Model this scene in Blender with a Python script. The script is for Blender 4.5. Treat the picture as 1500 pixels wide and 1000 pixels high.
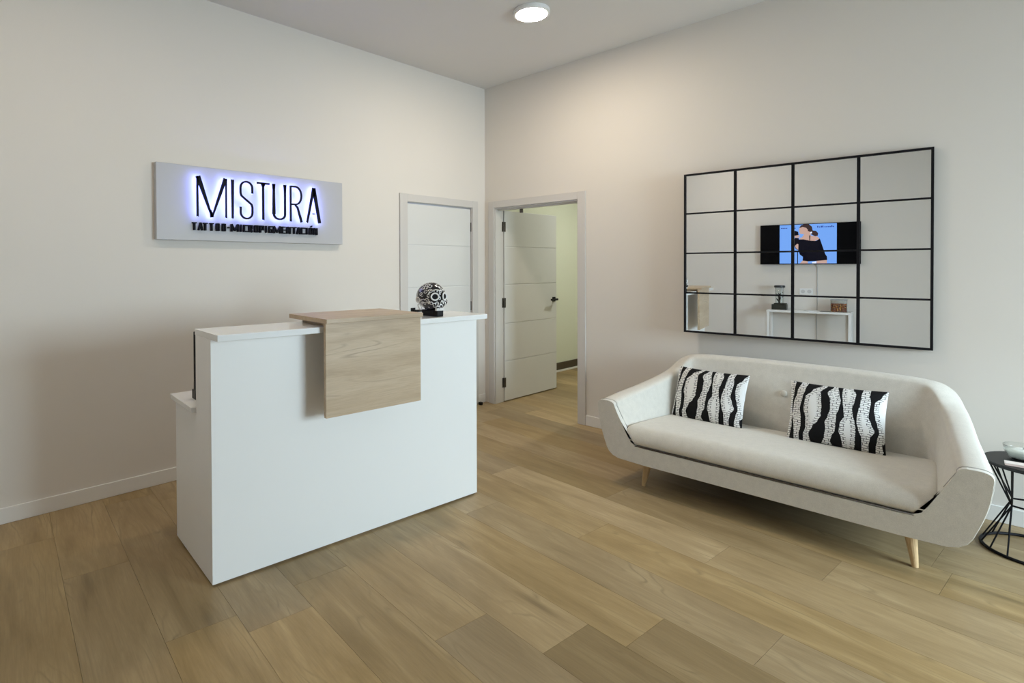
import bpy, bmesh, math, random
from mathutils import Vector, Matrix

random.seed(7)
scene = bpy.context.scene
for o in list(bpy.data.objects):
    bpy.data.objects.remove(o)
COL = scene.collection

# ------------------------------------------------------------------ camera
# metres; room corner at the origin, left wall is y = 0 (x < 0), right wall is x = 0 (y < 0)
F_PX, CX, CY = 813.473, 634.369, 399.248
PITCH, ROLL, YAW = 0.0118, -0.0042, 0.8217
CAM = Vector((-4.290, -3.824, 1.40))
Fv = Vector((math.cos(YAW) * math.cos(PITCH), math.sin(YAW) * math.cos(PITCH), -math.sin(PITCH)))
R0 = Vector((math.sin(YAW), -math.cos(YAW), 0))
U0 = R0.cross(Fv)
Rv = R0 * math.cos(ROLL) + U0 * math.sin(ROLL)
Uv = -R0 * math.sin(ROLL) + U0 * math.cos(ROLL)
cd = bpy.data.cameras.new('camera')
cam = bpy.data.objects.new('camera', cd)
COL.objects.link(cam)
m = Matrix((Rv, Uv, -Fv)).transposed().to_4x4()
m.translation = CAM
cam.matrix_world = m
cd.sensor_width = 36.0
cd.sensor_fit = 'HORIZONTAL'
cd.lens = F_PX / 1500 * 36.0
cd.shift_x = (750 - CX) / 1500
cd.shift_y = (CY - 500) / 1500
cd.clip_start = 0.02
scene.camera = cam

# ------------------------------------------------------------------ world, daylight, exposure
w = bpy.data.worlds.new('world')
scene.world = w
w.use_nodes = True
w.node_tree.nodes['Background'].inputs[0].default_value = (0.72, 0.84, 1.0, 1)
w.node_tree.nodes['Background'].inputs[1].default_value = 1.0

RX0, RY0, CEIL = -4.75, -6.30, 3.212          # opposite wall, window wall, ceiling height
WX0, WX1, WZ0, WZ1 = -1.95, -0.20, 0.10, 2.20  # shop window in the wall behind the camera
ld = bpy.data.lights.new('window_daylight', 'AREA')
ld.shape = 'RECTANGLE'
ld.size, ld.size_y = 3.2, 2.4      # the patch of bright sky above the street
ld.energy = 800
ld.color = (0.72, 0.88, 1.0)
lo = bpy.data.objects.new('window_daylight', ld)
COL.objects.link(lo)
lo.location = ((WX0 + WX1) / 2 + 0.25, RY0 - 1.1, 2.05)
lo.rotation_euler = (math.radians(90 - 17), 0, 0)     # faces +y and down, into the room

LAMP_W = 180.0       # emission of the ceiling lamps' diffusers
LAMP_COL = (1.0, 0.865, 0.69)
vs = scene.view_settings
vs.view_transform = 'Standard'
vs.look = 'None'
vs.gamma = 1.0
vs.use_curve_mapping = False
vs.exposure = 0.03

# ------------------------------------------------------------------ helpers
def lerp(a, b, t):
    return a + (b - a) * t

def bx(bm, lo_, hi_):
    x0, y0, z0 = lo_
    x1, y1, z1 = hi_
    v = [bm.verts.new(c) for c in ((x0, y0, z0), (x1, y0, z0), (x1, y1, z0), (x0, y1, z0),
                                   (x0, y0, z1), (x1, y0, z1), (x1, y1, z1), (x0, y1, z1))]
    for f in ((3, 2, 1, 0), (4, 5, 6, 7), (0, 1, 5, 4), (1, 2, 6, 5), (2, 3, 7, 6), (3, 0, 4, 7)):
        bm.faces.new([v[i] for i in f])

def prism(bm, pts, d):
    """closed outline pts (3D vectors, planar) extruded by vector d"""
    a = [bm.verts.new(p) for p in pts]
    b = [bm.verts.new(Vector(p) + Vector(d)) for p in pts]
    n = len(pts)
    bm.faces.new(a[::-1])
    bm.faces.new(b)
    for i in range(n):
        bm.faces.new((a[i], a[(i + 1) % n], b[(i + 1) % n], b[i]))

def tube(bm, pts, r, seg=8, closed=False, cap=True):
    pts = [Vector(p) for p in pts]
    n = len(pts)
    rs = r if isinstance(r, (list, tuple)) else [r] * n
    rings = []
    ref = None
    for i, p in enumerate(pts):
        if closed:
            t = pts[(i + 1) % n] - pts[i - 1]
        else:
            t = pts[min(i + 1, n - 1)] - pts[max(i - 1, 0)]
        t.normalize()
        if ref is None:
            ref = t.orthogonal().normalized()
        a = (ref - t * ref.dot(t)).normalized()
        ref = a
        b = t.cross(a)
        rings.append([bm.verts.new(p + (a * math.cos(2 * math.pi * k / seg) + b * math.sin(2 * math.pi * k / seg)) * rs[i])
                      for k in range(seg)])
    m_ = n if closed else n - 1
    for i in range(m_):
        A, B = rings[i], rings[(i + 1) % n]
        off = 0
        if closed and i == n - 1:
            off = min(range(seg), key=lambda o: (A[0].co - B[o].co).length)
        for k in range(seg):
            bm.faces.new((A[k], A[(k + 1) % seg], B[(k + 1 + off) % seg], B[(k + off) % seg]))
    if cap and not closed:
        bm.faces.new(rings[0][::-1])
        bm.faces.new(rings[-1])

def lathe(bm, prof, seg=32, c=(0, 0, 0)):
    """profile list of (r, z), revolved about z through c; r = 0 ends are closed to a point"""
    rings = []
    for r, z in prof:
        if r < 1e-6:
            rings.append([bm.verts.new((c[0], c[1], c[2] + z))])
        else:
            rings.append([bm.verts.new((c[0] + r * math.cos(2 * math.pi * k / seg), c[1] + r * math.sin(2 * math.pi * k / seg), c[2] + z)) for k in range(seg)])
    for A, B in zip(rings, rings[1:]):
        for k in range(seg):
            k2 = (k + 1) % seg
            if len(A) == 1 and len(B) == 1:
                continue
            if len(A) == 1:
                bm.faces.new((A[0], B[k2], B[k]))
            elif len(B) == 1:
                bm.faces.new((A[k], A[k2], B[0]))
            else:
                bm.faces.new((A[k], A[k2], B[k2], B[k]))

def obj(name, bm, mt, parent=None, smooth=False, bevel=0.0, seg=2, loc=None):
    bmesh.ops.recalc_face_normals(bm, faces=bm.faces)
    me = bpy.data.meshes.new(name)
    bm.to_mesh(me)
    bm.free()
    if mt is not None:
        me.materials.append(mt)
    if smooth:
        for p in me.polygons:
            p.use_smooth = True
    o = bpy.data.objects.new(name, me)
    COL.objects.link(o)
    if parent is not None:
        o.parent = parent
    if loc is not None:
        o.location = loc
    if bevel > 0:
        b = o.modifiers.new('bevel', 'BEVEL')
        b.width = bevel
        b.segments = seg
        b.limit_method = 'ANGLE'
        b.angle_limit = math.radians(40)
    return o

def box(name, lo_, hi_, mt, parent=None, bevel=0.0, seg=2):
    bm = bmesh.new()
    bx(bm, lo_, hi_)
    return obj(name, bm, mt, parent, bevel=bevel, seg=seg)

def tag(o, label, cat, group=None):
    o['label'] = label
    o['category'] = cat
    if group:
        o['group'] = group
    return o

def thing(name, label, cat, loc=(0, 0, 0), rz=0.0, group=None):
    o = bpy.data.objects.new(name, None)
    o.empty_display_size = 0.1
    COL.objects.link(o)
    o.location = loc
    o.rotation_euler = (0, 0, rz)
    return tag(o, label, cat, group)

def struct(o, label=None):
    o['kind'] = 'structure'
    if label:
        o['label'] = label
    return o

def sempty(name, label, loc=(0, 0, 0)):
    o = bpy.data.objects.new(name, None)
    o.empty_display_size = 0.1
    COL.objects.link(o)
    o.location = loc
    return struct(o, label)

# ------------------------------------------------------------------ materials
def mat(name, col, rough=0.5, metal=0.0, spec=0.5, emit=None, estr=0.0, coat=0.0):
    mt = bpy.data.materials.new(name)
    mt.use_nodes = True
    b = mt.node_tree.nodes['Principled BSDF']
    b.inputs['Base Color'].default_value = (*col, 1)
    b.inputs['Roughness'].default_value = rough
    b.inputs['Metallic'].default_value = metal
    b.inputs['Specular IOR Level'].default_value = spec
    b.inputs['Coat Weight'].default_value = coat
    if emit:
        b.inputs['Emission Color'].default_value = (*emit, 1)
        b.inputs['Emission Strength'].default_value = estr
    return mt

def N(mt, typ, **kw):
    n = mt.node_tree.nodes.new(typ)
    for k, v in kw.items():
        setattr(n, k, v)
    return n

def L(mt, a, b):
    mt.node_tree.links.new(a, b)

def bsdf(mt):
    return mt.node_tree.nodes['Principled BSDF']

def math_node(mt, op, a, b=None, c=None):
    n = N(mt, 'ShaderNodeMath', operation=op)
    for i, v in enumerate((a, b, c)):
        if v is None:
            continue
        if isinstance(v, (int, float)):
            n.inputs[i].default_value = v
        else:
            L(mt, v, n.inputs[i])
    return n.outputs[0]

def ramp(mt, fac, stops):
    r = N(mt, 'ShaderNodeValToRGB')
    e = r.color_ramp.elements
    while len(e) < len(stops):
        e.new(0.5)
    for el, (p, c) in zip(e, stops):
        el.position = p
        el.color = (*c, 1) if len(c) == 3 else c
    L(mt, fac, r.inputs[0])
    return r.outputs[0]

def mix(mt, fac, a, b, typ='MIX'):
    n = N(mt, 'ShaderNodeMix', data_type='RGBA', blend_type=typ)
    for sock, v in ((n.inputs['Factor'], fac), (n.inputs['A'], a), (n.inputs['B'], b)):
        if isinstance(v, (int, float)):
            sock.default_value = v
        elif isinstance(v, tuple):
            sock.default_value = (*v, 1)
        else:
            L(mt, v, sock)
    return n.outputs['Result']

def bump(mt, height, strength, dist):
    b = N(mt, 'ShaderNodeBump')
    b.inputs['Strength'].default_value = strength
    b.inputs['Distance'].default_value = dist
    L(mt, height, b.inputs['Height'])
    L(mt, b.outputs[0], bsdf(mt).inputs['Normal'])

def paint(name, col, rough=0.6, bs=0.12):
    mt = mat(name, col, rough, spec=0.3)
    tc = N(mt, 'ShaderNodeTexCoord')
    n = N(mt, 'ShaderNodeTexNoise')
    n.inputs['Scale'].default_value = 180
    n.inputs['Detail'].default_value = 3
    L(mt, tc.outputs['Object'], n.inputs['Vector'])
    bump(mt, n.outputs['Fac'], bs, 0.002)
    n2 = N(mt, 'ShaderNodeTexNoise')
    n2.inputs['Scale'].default_value = 1.3
    L(mt, tc.outputs['Object'], n2.inputs['Vector'])
    c = mix(mt, n2.outputs['Fac'], tuple(x * 0.98 for x in col), tuple(min(1, x * 1.02) for x in col))
    L(mt, c, bsdf(mt).inputs['Base Color'])
    return mt

M = {}
M['wall'] = paint('wall_paint', (0.735, 0.695, 0.645), 0.62)
M['ceil'] = paint('ceiling_paint', (0.74, 0.72, 0.70), 0.7)
M['green_wall'] = paint('pale_green_paint', (0.76, 0.775, 0.64), 0.5)
M['trim'] = mat('white_trim', (0.80, 0.785, 0.76), 0.42)
M['door'] = mat('white_door_lacquer', (0.70, 0.70, 0.69), 0.45)
M['casing'] = mat('door_casing_lacquer', (0.62, 0.595, 0.57), 0.4)
M['black'] = mat('black_satin', (0.006, 0.006, 0.007), 0.42, spec=0.3)
M['black_metal'] = mat('black_powder_coat', (0.005, 0.005, 0.007), 0.5, spec=0.2)
M['steel'] = mat('dark_steel', (0.10, 0.09, 0.08), 0.35, metal=0.9)
M['gap'] = mat('dark_joint', (0.17, 0.12, 0.07), 0.8)
M['desk'] = mat('white_laminate', (0.855, 0.845, 0.825), 0.36, spec=0.35)
M['desk_top'] = mat('white_gloss_laminate', (0.83, 0.83, 0.82), 0.14, spec=0.5)
M['dark_line'] = mat('dark_brown_lines', (0.07, 0.05, 0.03), 0.5)  # back room foot band, and painted shade under the seat cushion
M['white'] = mat('white_plastic', (0.82, 0.82, 0.81), 0.4)
M['sign_panel'] = mat('pale_grey_sign_panel', (0.50, 0.50, 0.515), 0.4, spec=0.3)

def wood(name, a, b, c, grain_axis_scale, rough, tone_from_object=False, knots=False):
    mt = mat(name, b, rough, spec=0.35)
    tc = N(mt, 'ShaderNodeTexCoord')
    oi = N(mt, 'ShaderNodeObjectInfo')
    sep = N(mt, 'ShaderNodeSeparateColor')
    L(mt, oi.outputs['Color'], sep.inputs[0])
    comb = N(mt, 'ShaderNodeCombineXYZ')
    L(mt, math_node(mt, 'MULTIPLY', sep.outputs['Green'], 37.0), comb.inputs[0])
    L(mt, math_node(mt, 'MULTIPLY', sep.outputs['Blue'], 53.0), comb.inputs[1])
    add = N(mt, 'ShaderNodeVectorMath', operation='ADD')
    L(mt, tc.outputs['Object'], add.inputs[0])
    if tone_from_object:
        L(mt, comb.outputs[0], add.inputs[1])
    mp = N(mt, 'ShaderNodeMapping')
    mp.inputs['Scale'].default_value = grain_axis_scale
    L(mt, add.outputs[0], mp.inputs['Vector'])
    n1 = N(mt, 'ShaderNodeTexNoise')           # broad cloudy figure
    n1.inputs['Scale'].default_value = 1.0
    n1.inputs['Detail'].default_value = 5
    n1.inputs['Roughness'].default_value = 0.6
    n1.inputs['Distortion'].default_value = 0.6
    L(mt, mp.outputs[0], n1.inputs['Vector'])
    mp2 = N(mt, 'ShaderNodeMapping')
    mp2.inputs['Scale'].default_value = tuple(s * k for s, k in zip(grain_axis_scale, (2.0, 7.0, 7.0)))
    L(mt, add.outputs[0], mp2.inputs['Vector'])
    n2 = N(mt, 'ShaderNodeTexNoise')           # fine fibres
    n2.inputs['Scale'].default_value = 2.2
    n2.inputs['Detail'].default_value = 7
    n2.inputs['Roughness'].default_value = 0.7
    L(mt, mp2.outputs[0], n2.inputs['Vector'])
    col = ramp(mt, n1.outputs['Fac'], [(0.28, a), (0.5, b), (0.72, c)])
    col = mix(mt, math_node(mt, 'MULTIPLY', math_node(mt, 'SUBTRACT', n2.outputs['Fac'], 0.40), 0.9), col, tuple(x * 0.55 for x in a))
    # cathedral rings: contour lines of a stretched noise field
    n3 = N(mt, 'ShaderNodeTexNoise')
    n3.inputs['Scale'].default_value = 0.55
    n3.inputs['Detail'].default_value = 1.5
    L(mt, mp.outputs[0], n3.inputs['Vector'])
    fr = math_node(mt, 'FRACT', math_node(mt, 'MULTIPLY', n3.outputs['Fac'], 16.0))
    tri = math_node(mt, 'ABSOLUTE', math_node(mt, 'SUBTRACT', fr, 0.5))
    line = math_node(mt, 'SUBTRACT', 1.0, math_node(mt, 'MULTIPLY', tri, 7.0))
    line = math_node(mt, 'MAXIMUM', line, 0.0)
    msk = math_node(mt, 'MAXIMUM', math_node(mt, 'MULTIPLY', math_node(mt, 'SUBTRACT', n1.outputs['Fac'], 0.5), 3.0), 0.0)
    lf = math_node(mt, 'MULTIPLY', math_node(mt, 'MULTIPLY', line, msk), 1.0)
    lf = math_node(mt, 'MINIMUM', lf, 0.6)
    col = mix(mt, lf, col, tuple(x * 0.5 for x in a))
    if knots:
        v = N(mt, 'ShaderNodeTexVoronoi')
        v.inputs['Scale'].default_value = 0.62
        L(mt, mp.outputs[0], v.inputs['Vector'])
        k = math_node(mt, 'MAXIMUM', math_node(mt, 'SUBTRACT', 1.0, math_node(mt, 'MULTIPLY', v.outputs['Distance'], 7.0)), 0.0)
        col = mix(mt, math_node(mt, 'MULTIPLY', k, 0.55), col, tuple(x * 0.4 for x in a))
    if tone_from_object:
        hsv = N(mt, 'ShaderNodeHueSaturation')
        L(mt, col, hsv.inputs['Color'])
        L(mt, math_node(mt, 'ADD', math_node(mt, 'MULTIPLY', sep.outputs['Red'], 0.60), 0.69), hsv.inputs['Value'])
        L(mt, math_node(mt, 'ADD', math_node(mt, 'MULTIPLY', sep.outputs['Green'], 0.16), 0.92), hsv.inputs['Saturation'])
        col = hsv.outputs[0]
    L(mt, col, bsdf(mt).inputs['Base Color'])
    bump(mt, n2.outputs['Fac'], 0.10, 0.001)
    return mt

M['floor'] = wood('oak_plank', (0.255, 0.175, 0.080), (0.345, 0.243, 0.121), (0.435, 0.320, 0.170), (1.5, 9.0, 9.0), 0.40, True, True)
M['oak'] = wood('light_oak_laminate', (0.42, 0.31, 0.20), (0.53, 0.40, 0.27), (0.60, 0.47, 0.335), (1.6, 12.0, 12.0), 0.38)
M['leg_wood'] = wood('beech_leg', (0.50, 0.33, 0.16), (0.62, 0.43, 0.23), (0.70, 0.50, 0.29), (14.0, 14.0, 2.0), 0.4)

def fabric(name, col):
    mt = mat(name, col, 0.85, spec=0.25)
    tc = N(mt, 'ShaderNodeTexCoord')
    n = N(mt, 'ShaderNodeTexNoise')
    n.inputs['Scale'].default_value = 420
    n.inputs['Detail'].default_value = 2
    L(mt, tc.outputs['Object'], n.inputs['Vector'])
    n2 = N(mt, 'ShaderNodeTexNoise')
    n2.inputs['Scale'].default_value = 30
    n2.inputs['Detail'].default_value = 4
    L(mt, tc.outputs['Object'], n2.inputs['Vector'])
    f = math_node(mt, 'ADD', math_node(mt, 'MULTIPLY', n.outputs['Fac'], 0.7), math_node(mt, 'MULTIPLY', n2.outputs['Fac'], 0.3))
    c = ramp(mt, f, [(0.3, tuple(x * 0.86 for x in col)), (0.7, tuple(min(1, x * 1.10) for x in col))])
    L(mt, c, bsdf(mt).inputs['Base Color'])
    bsdf(mt).inputs['Sheen Weight'].default_value = 0.2
    bump(mt, n.outputs['Fac'], 0.25, 0.0012)
    return mt

M['sofa'] = fabric('light_grey_weave', (0.68, 0.645, 0.58))
M['piping'] = fabric('grey_seam_cord', (0.42, 0.40, 0.36))
M['mirror'] = mat('mirror_glass', (0.92, 0.955, 0.985), 0.0, metal=1.0)
M['diffuser'] = mat('lamp_diffuser', (0.9, 0.88, 0.84), 0.5, emit=LAMP_COL, estr=LAMP_W)

def glass(name, col=(1, 1, 1), frac=0.12):
    """thin clear glazing: mostly transparent with a faint mirror reflection"""
    mt = bpy.data.materials.new(name)
    mt.use_nodes = True
    nt = mt.node_tree
    nt.nodes.remove(nt.nodes['Principled BSDF'])
    t = nt.nodes.new('ShaderNodeBsdfTransparent')
    t.inputs[0].default_value = (*col, 1)
    g = nt.nodes.new('ShaderNodeBsdfGlossy')
    g.inputs['Roughness'].default_value = 0.02
    lw_ = nt.nodes.new('ShaderNodeLayerWeight')
    lw_.inputs['Blend'].default_value = 0.5
    fr = nt.nodes.new('ShaderNodeMath')
    fr.operation = 'POWER'
    fr.inputs[1].default_value = 4.0
    nt.links.new(lw_.outputs['Facing'], fr.inputs[0])
    mx = nt.nodes.new('ShaderNodeMixShader')
    ad = nt.nodes.new('ShaderNodeMath')
    ad.operation = 'ADD'
    ad.inputs[1].default_value = frac * 0.3
    nt.links.new(fr.outputs[0], ad.inputs[0])
    nt.links.new(ad.outputs[0], mx.inputs[0])
    nt.links.new(t.outputs[0], mx.inputs[1])
    nt.links.new(g.outputs[0], mx.inputs[2])
    nt.links.new(mx.outputs[0], nt.nodes['Material Output'].inputs['Surface'])
    return mt
M['glass'] = glass('clear_glass', (0.97, 0.985, 0.98))

# ------------------------------------------------------------------ floor planks
PA = math.radians(-95.0)                     # plank direction
PD = Vector((math.cos(PA), math.sin(PA), 0))
PN = Vector((math.cos(PA + math.pi / 2), math.sin(PA + math.pi / 2), 0))
PW = 0.265

def clip(poly, rect):
    x0, y0, x1, y1 = rect
    for ax, val, s in ((0, x0, 1), (0, x1, -1), (1, y0, 1), (1, y1, -1)):
        out = []
        for i in range(len(poly)):
            a, b = poly[i - 1], poly[i]
            da, db = (a[ax] - val) * s, (b[ax] - val) * s
            if (da >= 0) != (db >= 0):
                t = da / (da - db)
                out.append((lerp(a[0], b[0], t), lerp(a[1], b[1], t)))
            if db >= 0:
                out.append(b)
        poly = out
        if len(poly) < 3:
            return []
    return poly

CORR = (0.0, -2.40, 3.40, 0.43)
bm = bmesh.new()
bx(bm, (RX0 - 0.12, RY0 - 0.2, -0.06), (3.52, 0.55, -0.010))
floor = struct(obj('floor', bm, M['gap']), 'light oak plank floor running through the room')
known = {0: [3.31, 2.19], 1: [2.92, 1.49], 2: [2.40], 3: [1.83], 4: [3.02], 6: [2.56], 8: [2.08], 10: [1.21], 11: [0.71]}
tones = {(1, 1): 0.75, (2, 1): 0.72, (8, 1): 0.80, (10, 0): 0.62, (0, 1): 0.70, (3, 1): .55}
S_EDGE = -0.82                                # strip 0 spans s in [-1.085, -0.82] (s measured along -PN... world +x side)
SX = Vector((math.cos(math.radians(-5)), math.sin(math.radians(-5)), 0))
LEN = 1.52
for k in range(-18, 18):
    s1 = S_EDGE - k * PW
    s0 = s1 - PW
    js = known.get(k)
    rnd = random.Random(100 + k)
    j0 = js[0] if js else rnd.uniform(0, LEN)
    joints = []
    t = j0
    while t > -3.0:
        joints.append(t)
        t -= (js[0] - js[1]) if js and len(js) > 1 and t == js[0] else LEN * rnd.choice((1.0, 1.0, 0.8))
    t = j0 + LEN
    while t < 8.5:
        joints.append(t)
        t += LEN
    joints.sort()
    for a, b in zip(joints, joints[1:]):
        i_ = 1 if abs(a - j0) < 1e-6 else (0 if abs(b - j0) < 1e-6 else 2)
        tone = tones.get((k, i_), min(1.0, max(0.0, rnd.gauss(0.45, 0.20))))
        colr = (tone, rnd.random(), rnd.random(), 1)
        g = 0.0005
        quad = [SX * s0_ + PD * t_ for s0_, t_ in ((s0 + g, a + g), (s1 - g, a + g), (s1 - g, b - g), (s0 + g, b - g))]
        quad = [(q.x, q.y) for q in quad]
        for rect in ((RX0, RY0, 0.0, 0.0), CORR):
            c = clip(quad, rect)
            if not c:
                continue
            ar = 0.5 * abs(sum(c[i - 1][0] * c[i][1] - c[i][0] * c[i - 1][1] for i in range(len(c))))
            if ar < 0.002:
                continue
            org = SX * s0 + PD * a
            bm = bmesh.new()
            loc = []
            for q in c:
                d = Vector((q[0], q[1], 0)) - org
                loc.append(Vector((d.dot(PD), d.dot(SX), -0.009)))
            prism(bm, loc, (0, 0, 0.009))
            o = obj('plank', bm, M['floor'], floor)
            mw = Matrix((PD, SX, PD.cross(SX))).transposed().to_4x4()
            if PD.cross(SX).z < 0:
                mw = Matrix((PD, SX, Vector((0, 0, 1)))).transposed().to_4x4()
            mw.translation = org
            o.matrix_world = mw
            o.color = colr

# ------------------------------------------------------------------ walls
T = 0.12
LD0, LD1 = -1.056, -0.200      # closed door opening in the left wall (x)
RD0, RD1 = -1.102, -0.130      # open doorway in the right wall (y)
DH = 1.983                     # height of both openings

bm = bmesh.new()
bx(bm, (RX0 - T, 0, 0), (LD0, T, CEIL))
bx(bm, (LD1, 0, 0), (0.0, T, CEIL))
bx(bm, (LD0, 0, DH), (LD1, T, CEIL))
struct(obj('wall_left', bm, M['wall']), 'off-white painted wall carrying the lit sign')
bm = bmesh.new()
bx(bm, (0, RD1, 0), (T, 0.55, CEIL))
bx(bm, (0, RY0 - 0.2, 0), (T, RD0, CEIL))
bx(bm, (0, RD0, DH), (T, RD1, CEIL))
struct(obj('wall_right', bm, M['wall']), 'off-white painted wall behind the sofa')
bm = bmesh.new()
bx(bm, (RX0 - T, RY0 - 0.2, 0), (RX0, 0, CEIL))
struct(obj('wall_opposite', bm, M['wall']), 'off-white wall with television, seen in the mirror')
bm = bmesh.new()
bx(bm, (RX0, RY0 - 0.2, 0), (WX0, RY0, CEIL))
bx(bm, (WX1, RY0 - 0.2, 0), (0, RY0, CEIL))
bx(bm, (WX0, RY0 - 0.2, 0), (WX1, RY0, WZ0))
bx(bm, (WX0, RY0 - 0.2, WZ1), (WX1, RY0, CEIL))
struct(obj('wall_front', bm, M['wall']), 'off-white wall around the shop window')
struct(box('ceiling', (RX0 - T, RY0 - 0.2, CEIL), (T, T, CEIL + 0.1), M['ceil']), 'pale grey-white flat ceiling')

# room behind the open doorway
CH = 2.75
struct(box('wall_corridor_back', (T, 0.43, 0), (3.5, 0.55, CH), M['green_wall']), 'pale green wall seen through the open doorway')
struct(box('wall_corridor_end', (3.4, -2.5, 0), (3.52, 0.43, CH), M['green_wall']), 'end wall of the back room')
struct(box('wall_corridor_front', (T, -2.52, 0), (3.4, -2.40, CH), M['green_wall']), 'near wall of the back room')
struct(box('ceiling_corridor', (T, -2.52, CH), (3.52, 0.55, CH + 0.1), M['ceil']), 'ceiling of the back room')
struct(box('foot_band_corridor', (T, 0.412, 0.022), (3.4, 0.43, 0.115), M['dark_line']), 'dark band at the foot of the back room wall')  # dark band along the wall foot, above the white strip
struct(box('trim_1', (T, 0.400, 0), (3.4, 0.43, 0.022), M['trim']), 'thin white strip under the dark band')

# window behind the camera
win = sempty('window_1', 'large shop window that lets the daylight in')
bm = bmesh.new()
for x in (WX0, WX1 - 0.06):
    bx(bm, (x, RY0 - 0.14, WZ0), (x + 0.06, RY0 - 0.06, WZ1))
bx(bm, (WX0 + 0.06, RY0 - 0.14, WZ0), (WX1 - 0.06, RY0 - 0.06, WZ0 + 0.06))
bx(bm, (WX0 + 0.06, RY0 - 0.14, WZ1 - 0.06), (WX1 - 0.06, RY0 - 0.06, WZ1))
obj('window_frame', bm, M['black_metal'], win)
third = (WX1 - WX0) / 3
for i in (1, 2):
    box('mullion', (WX0 + third * i - 0.025, RY0 - 0.13, WZ0 + 0.06), (WX0 + third * i + 0.025, RY0 - 0.07, WZ1 - 0.06), M['black_metal'], win)
for i in range(3):
    a = WX0 + third * i + (0.06 if i == 0 else 0.025)
    b = WX0 + third * (i + 1) - (0.06 if i == 2 else 0.025)
    box('window_pane', (a, RY0 - 0.104, WZ0 + 0.06), (b, RY0 - 0.098, WZ1 - 0.06), M['glass'], win)

# baseboards
BH, BT = 0.088, 0.012
struct(box('baseboard_left', (RX0, -BT, 0), (-1.143, 0, BH), M['trim'], bevel=0.003), 'white baseboard along the sign wall')
struct(box('baseboard_corner', (-0.123, -BT, 0), (-BT, 0, BH), M['trim'], bevel=0.003), 'short white baseboard in the corner')
struct(box('baseboard_right', (-BT, RY0, 0), (0, -1.178, BH), M['trim'], bevel=0.003), 'white baseboard behind the sofa')
struct(box('baseboard_opposite', (RX0, RY0, 0), (RX0 + BT, -BT, BH), M['trim'], bevel=0.003), 'white baseboard under the television wall')

# ------------------------------------------------------------------ doors
def panels(leaf, w_, h_, t_, place, both=False):
    """five flush boards with fine grooves between them; local: u along width, z up, n out of the face"""
    zs = [0.0, 0.405, 0.795, 1.195, 1.585, h_]
    for a, b in zip(zs, zs[1:]):
        bm = bmesh.new()
        place(bm, (0.0, a + (0.004 if a > 0 else 0)), (w_, b - (0.004 if b < h_ else 0)))
        obj('door_panel', bm, M['door'], leaf, bevel=0.0025)

# door_1: closed, in the left wall
d1 = sempty('door_1', 'closed white grooved door beside the sign wall corner')
CW1, CW2 = 0.087, 0.077
box('casing', (LD0 - CW1, -0.016, 0), (LD0, 0, DH + 0.069), M['casing'], d1, bevel=0.003)
box('casing', (LD1, -0.016, 0), (LD1 + CW2, 0, DH + 0.069), M['casing'], d1, bevel=0.003)
box('casing_head', (LD0, -0.015, DH), (LD1, 0, DH + 0.069), M['casing'], d1, bevel=0.003)
bm = bmesh.new()
bx(bm, (LD0, 0.0, 0), (LD0 + 0.004, T, DH))
bx(bm, (LD1 - 0.004, 0.0, 0), (LD1, T, DH))
bx(bm, (LD0 + 0.004, 0.0, DH - 0.004), (LD1 - 0.004, T, DH))
obj('door_lining', bm, M['casing'], d1)
lf = box('door_leaf', (LD0 + 0.006, 0.012, 0.008), (LD1 - 0.012, 0.045, DH - 0.016), M['door'], d1)
def place1(bm, a, b):
    bx(bm, (LD0 + 0.006 + a[0], 0.008, 0.008 + a[1]), (LD0 + 0.006 + b[0], 0.012, 0.008 + b[1]))
panels(lf, LD1 - LD0 - 0.018, DH - 0.024, 0.04, place1)
for z in (0.20, 1.0, 1.79):
    box('hinge', (LD1 - 0.013, 0.002, z - 0.045), (LD1 - 0.001, 0.009, z + 0.045), M['steel'], lf)

def lever(parent, o, out, along, up=Vector((0, 0, 1))):
    """black lever handle: square rosette and a straight lever"""
    o, out, along = Vector(o), Vector(out), Vector(along)
    bm = bmesh.new()
    def ob(c, a, b, d):
        pts = [c + along * (sx * a) + up * (sz * b) for sx, sz in ((-1, -1), (1, -1), (1, 1), (-1, 1))]
        prism(bm, pts, out * d)
    ob(o, 0.026, 0.026, 0.008)
    h = obj('door_handle', bm, M['black'], parent, bevel=0.002)
    bm = bmesh.new()
    tube(bm, [o + out * 0.006, o + out * 0.048], 0.010, 10)
    c = o + out * 0.048
    pts = [c + along * a + up * b for a, b in ((-0.012, -0.011), (0.115, -0.009), (0.115, 0.009), (-0.012, 0.011))]
    prism(bm, [p - out * 0.008 for p in pts], out * 0.016)
    obj('lever', bm, M['black'], h, bevel=0.003)
lever(lf, (LD0 + 0.075, 0.008, 0.995), (0, -1, 0), (1, 0, 0))

# door_2: standing open at a right angle into the back room
d2 = sempty('door_2', 'open white grooved door leading to the back room')
box('casing', (-0.016, RD1, 0), (0, RD1 + 0.072, DH + 0.069), M['casing'], d2, bevel=0.003)
box('casing', (-0.016, RD0 - 0.076, 0), (0, RD0, DH + 0.069), M['casing'], d2, bevel=0.003)
box('casing_head', (-0.015, RD0, DH), (0, RD1, DH + 0.069), M['casing'], d2, bevel=0.003)
bm = bmesh.new()
bx(bm, (-0.002, RD1 - 0.012, 0), (T, RD1, DH))
bx(bm, (-0.002, RD0, 0), (T, RD0 + 0.012, DH))
bx(bm, (-0.002, RD0 + 0.012, DH - 0.012), (T, RD1 - 0.012, DH))
obj('door_lining', bm, M['casing'], d2, bevel=0.002)
bm = bmesh.new()
bx(bm, (0.030, RD0 + 0.012, DH - 0.024), (0.075, RD1 - 0.012, DH - 0.012))
obj('door_stop_strip', bm, M['casing'], d2)
LX0, LX1, LY0, LY1 = 0.128, 1.045, -0.146, -0.106
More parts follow.
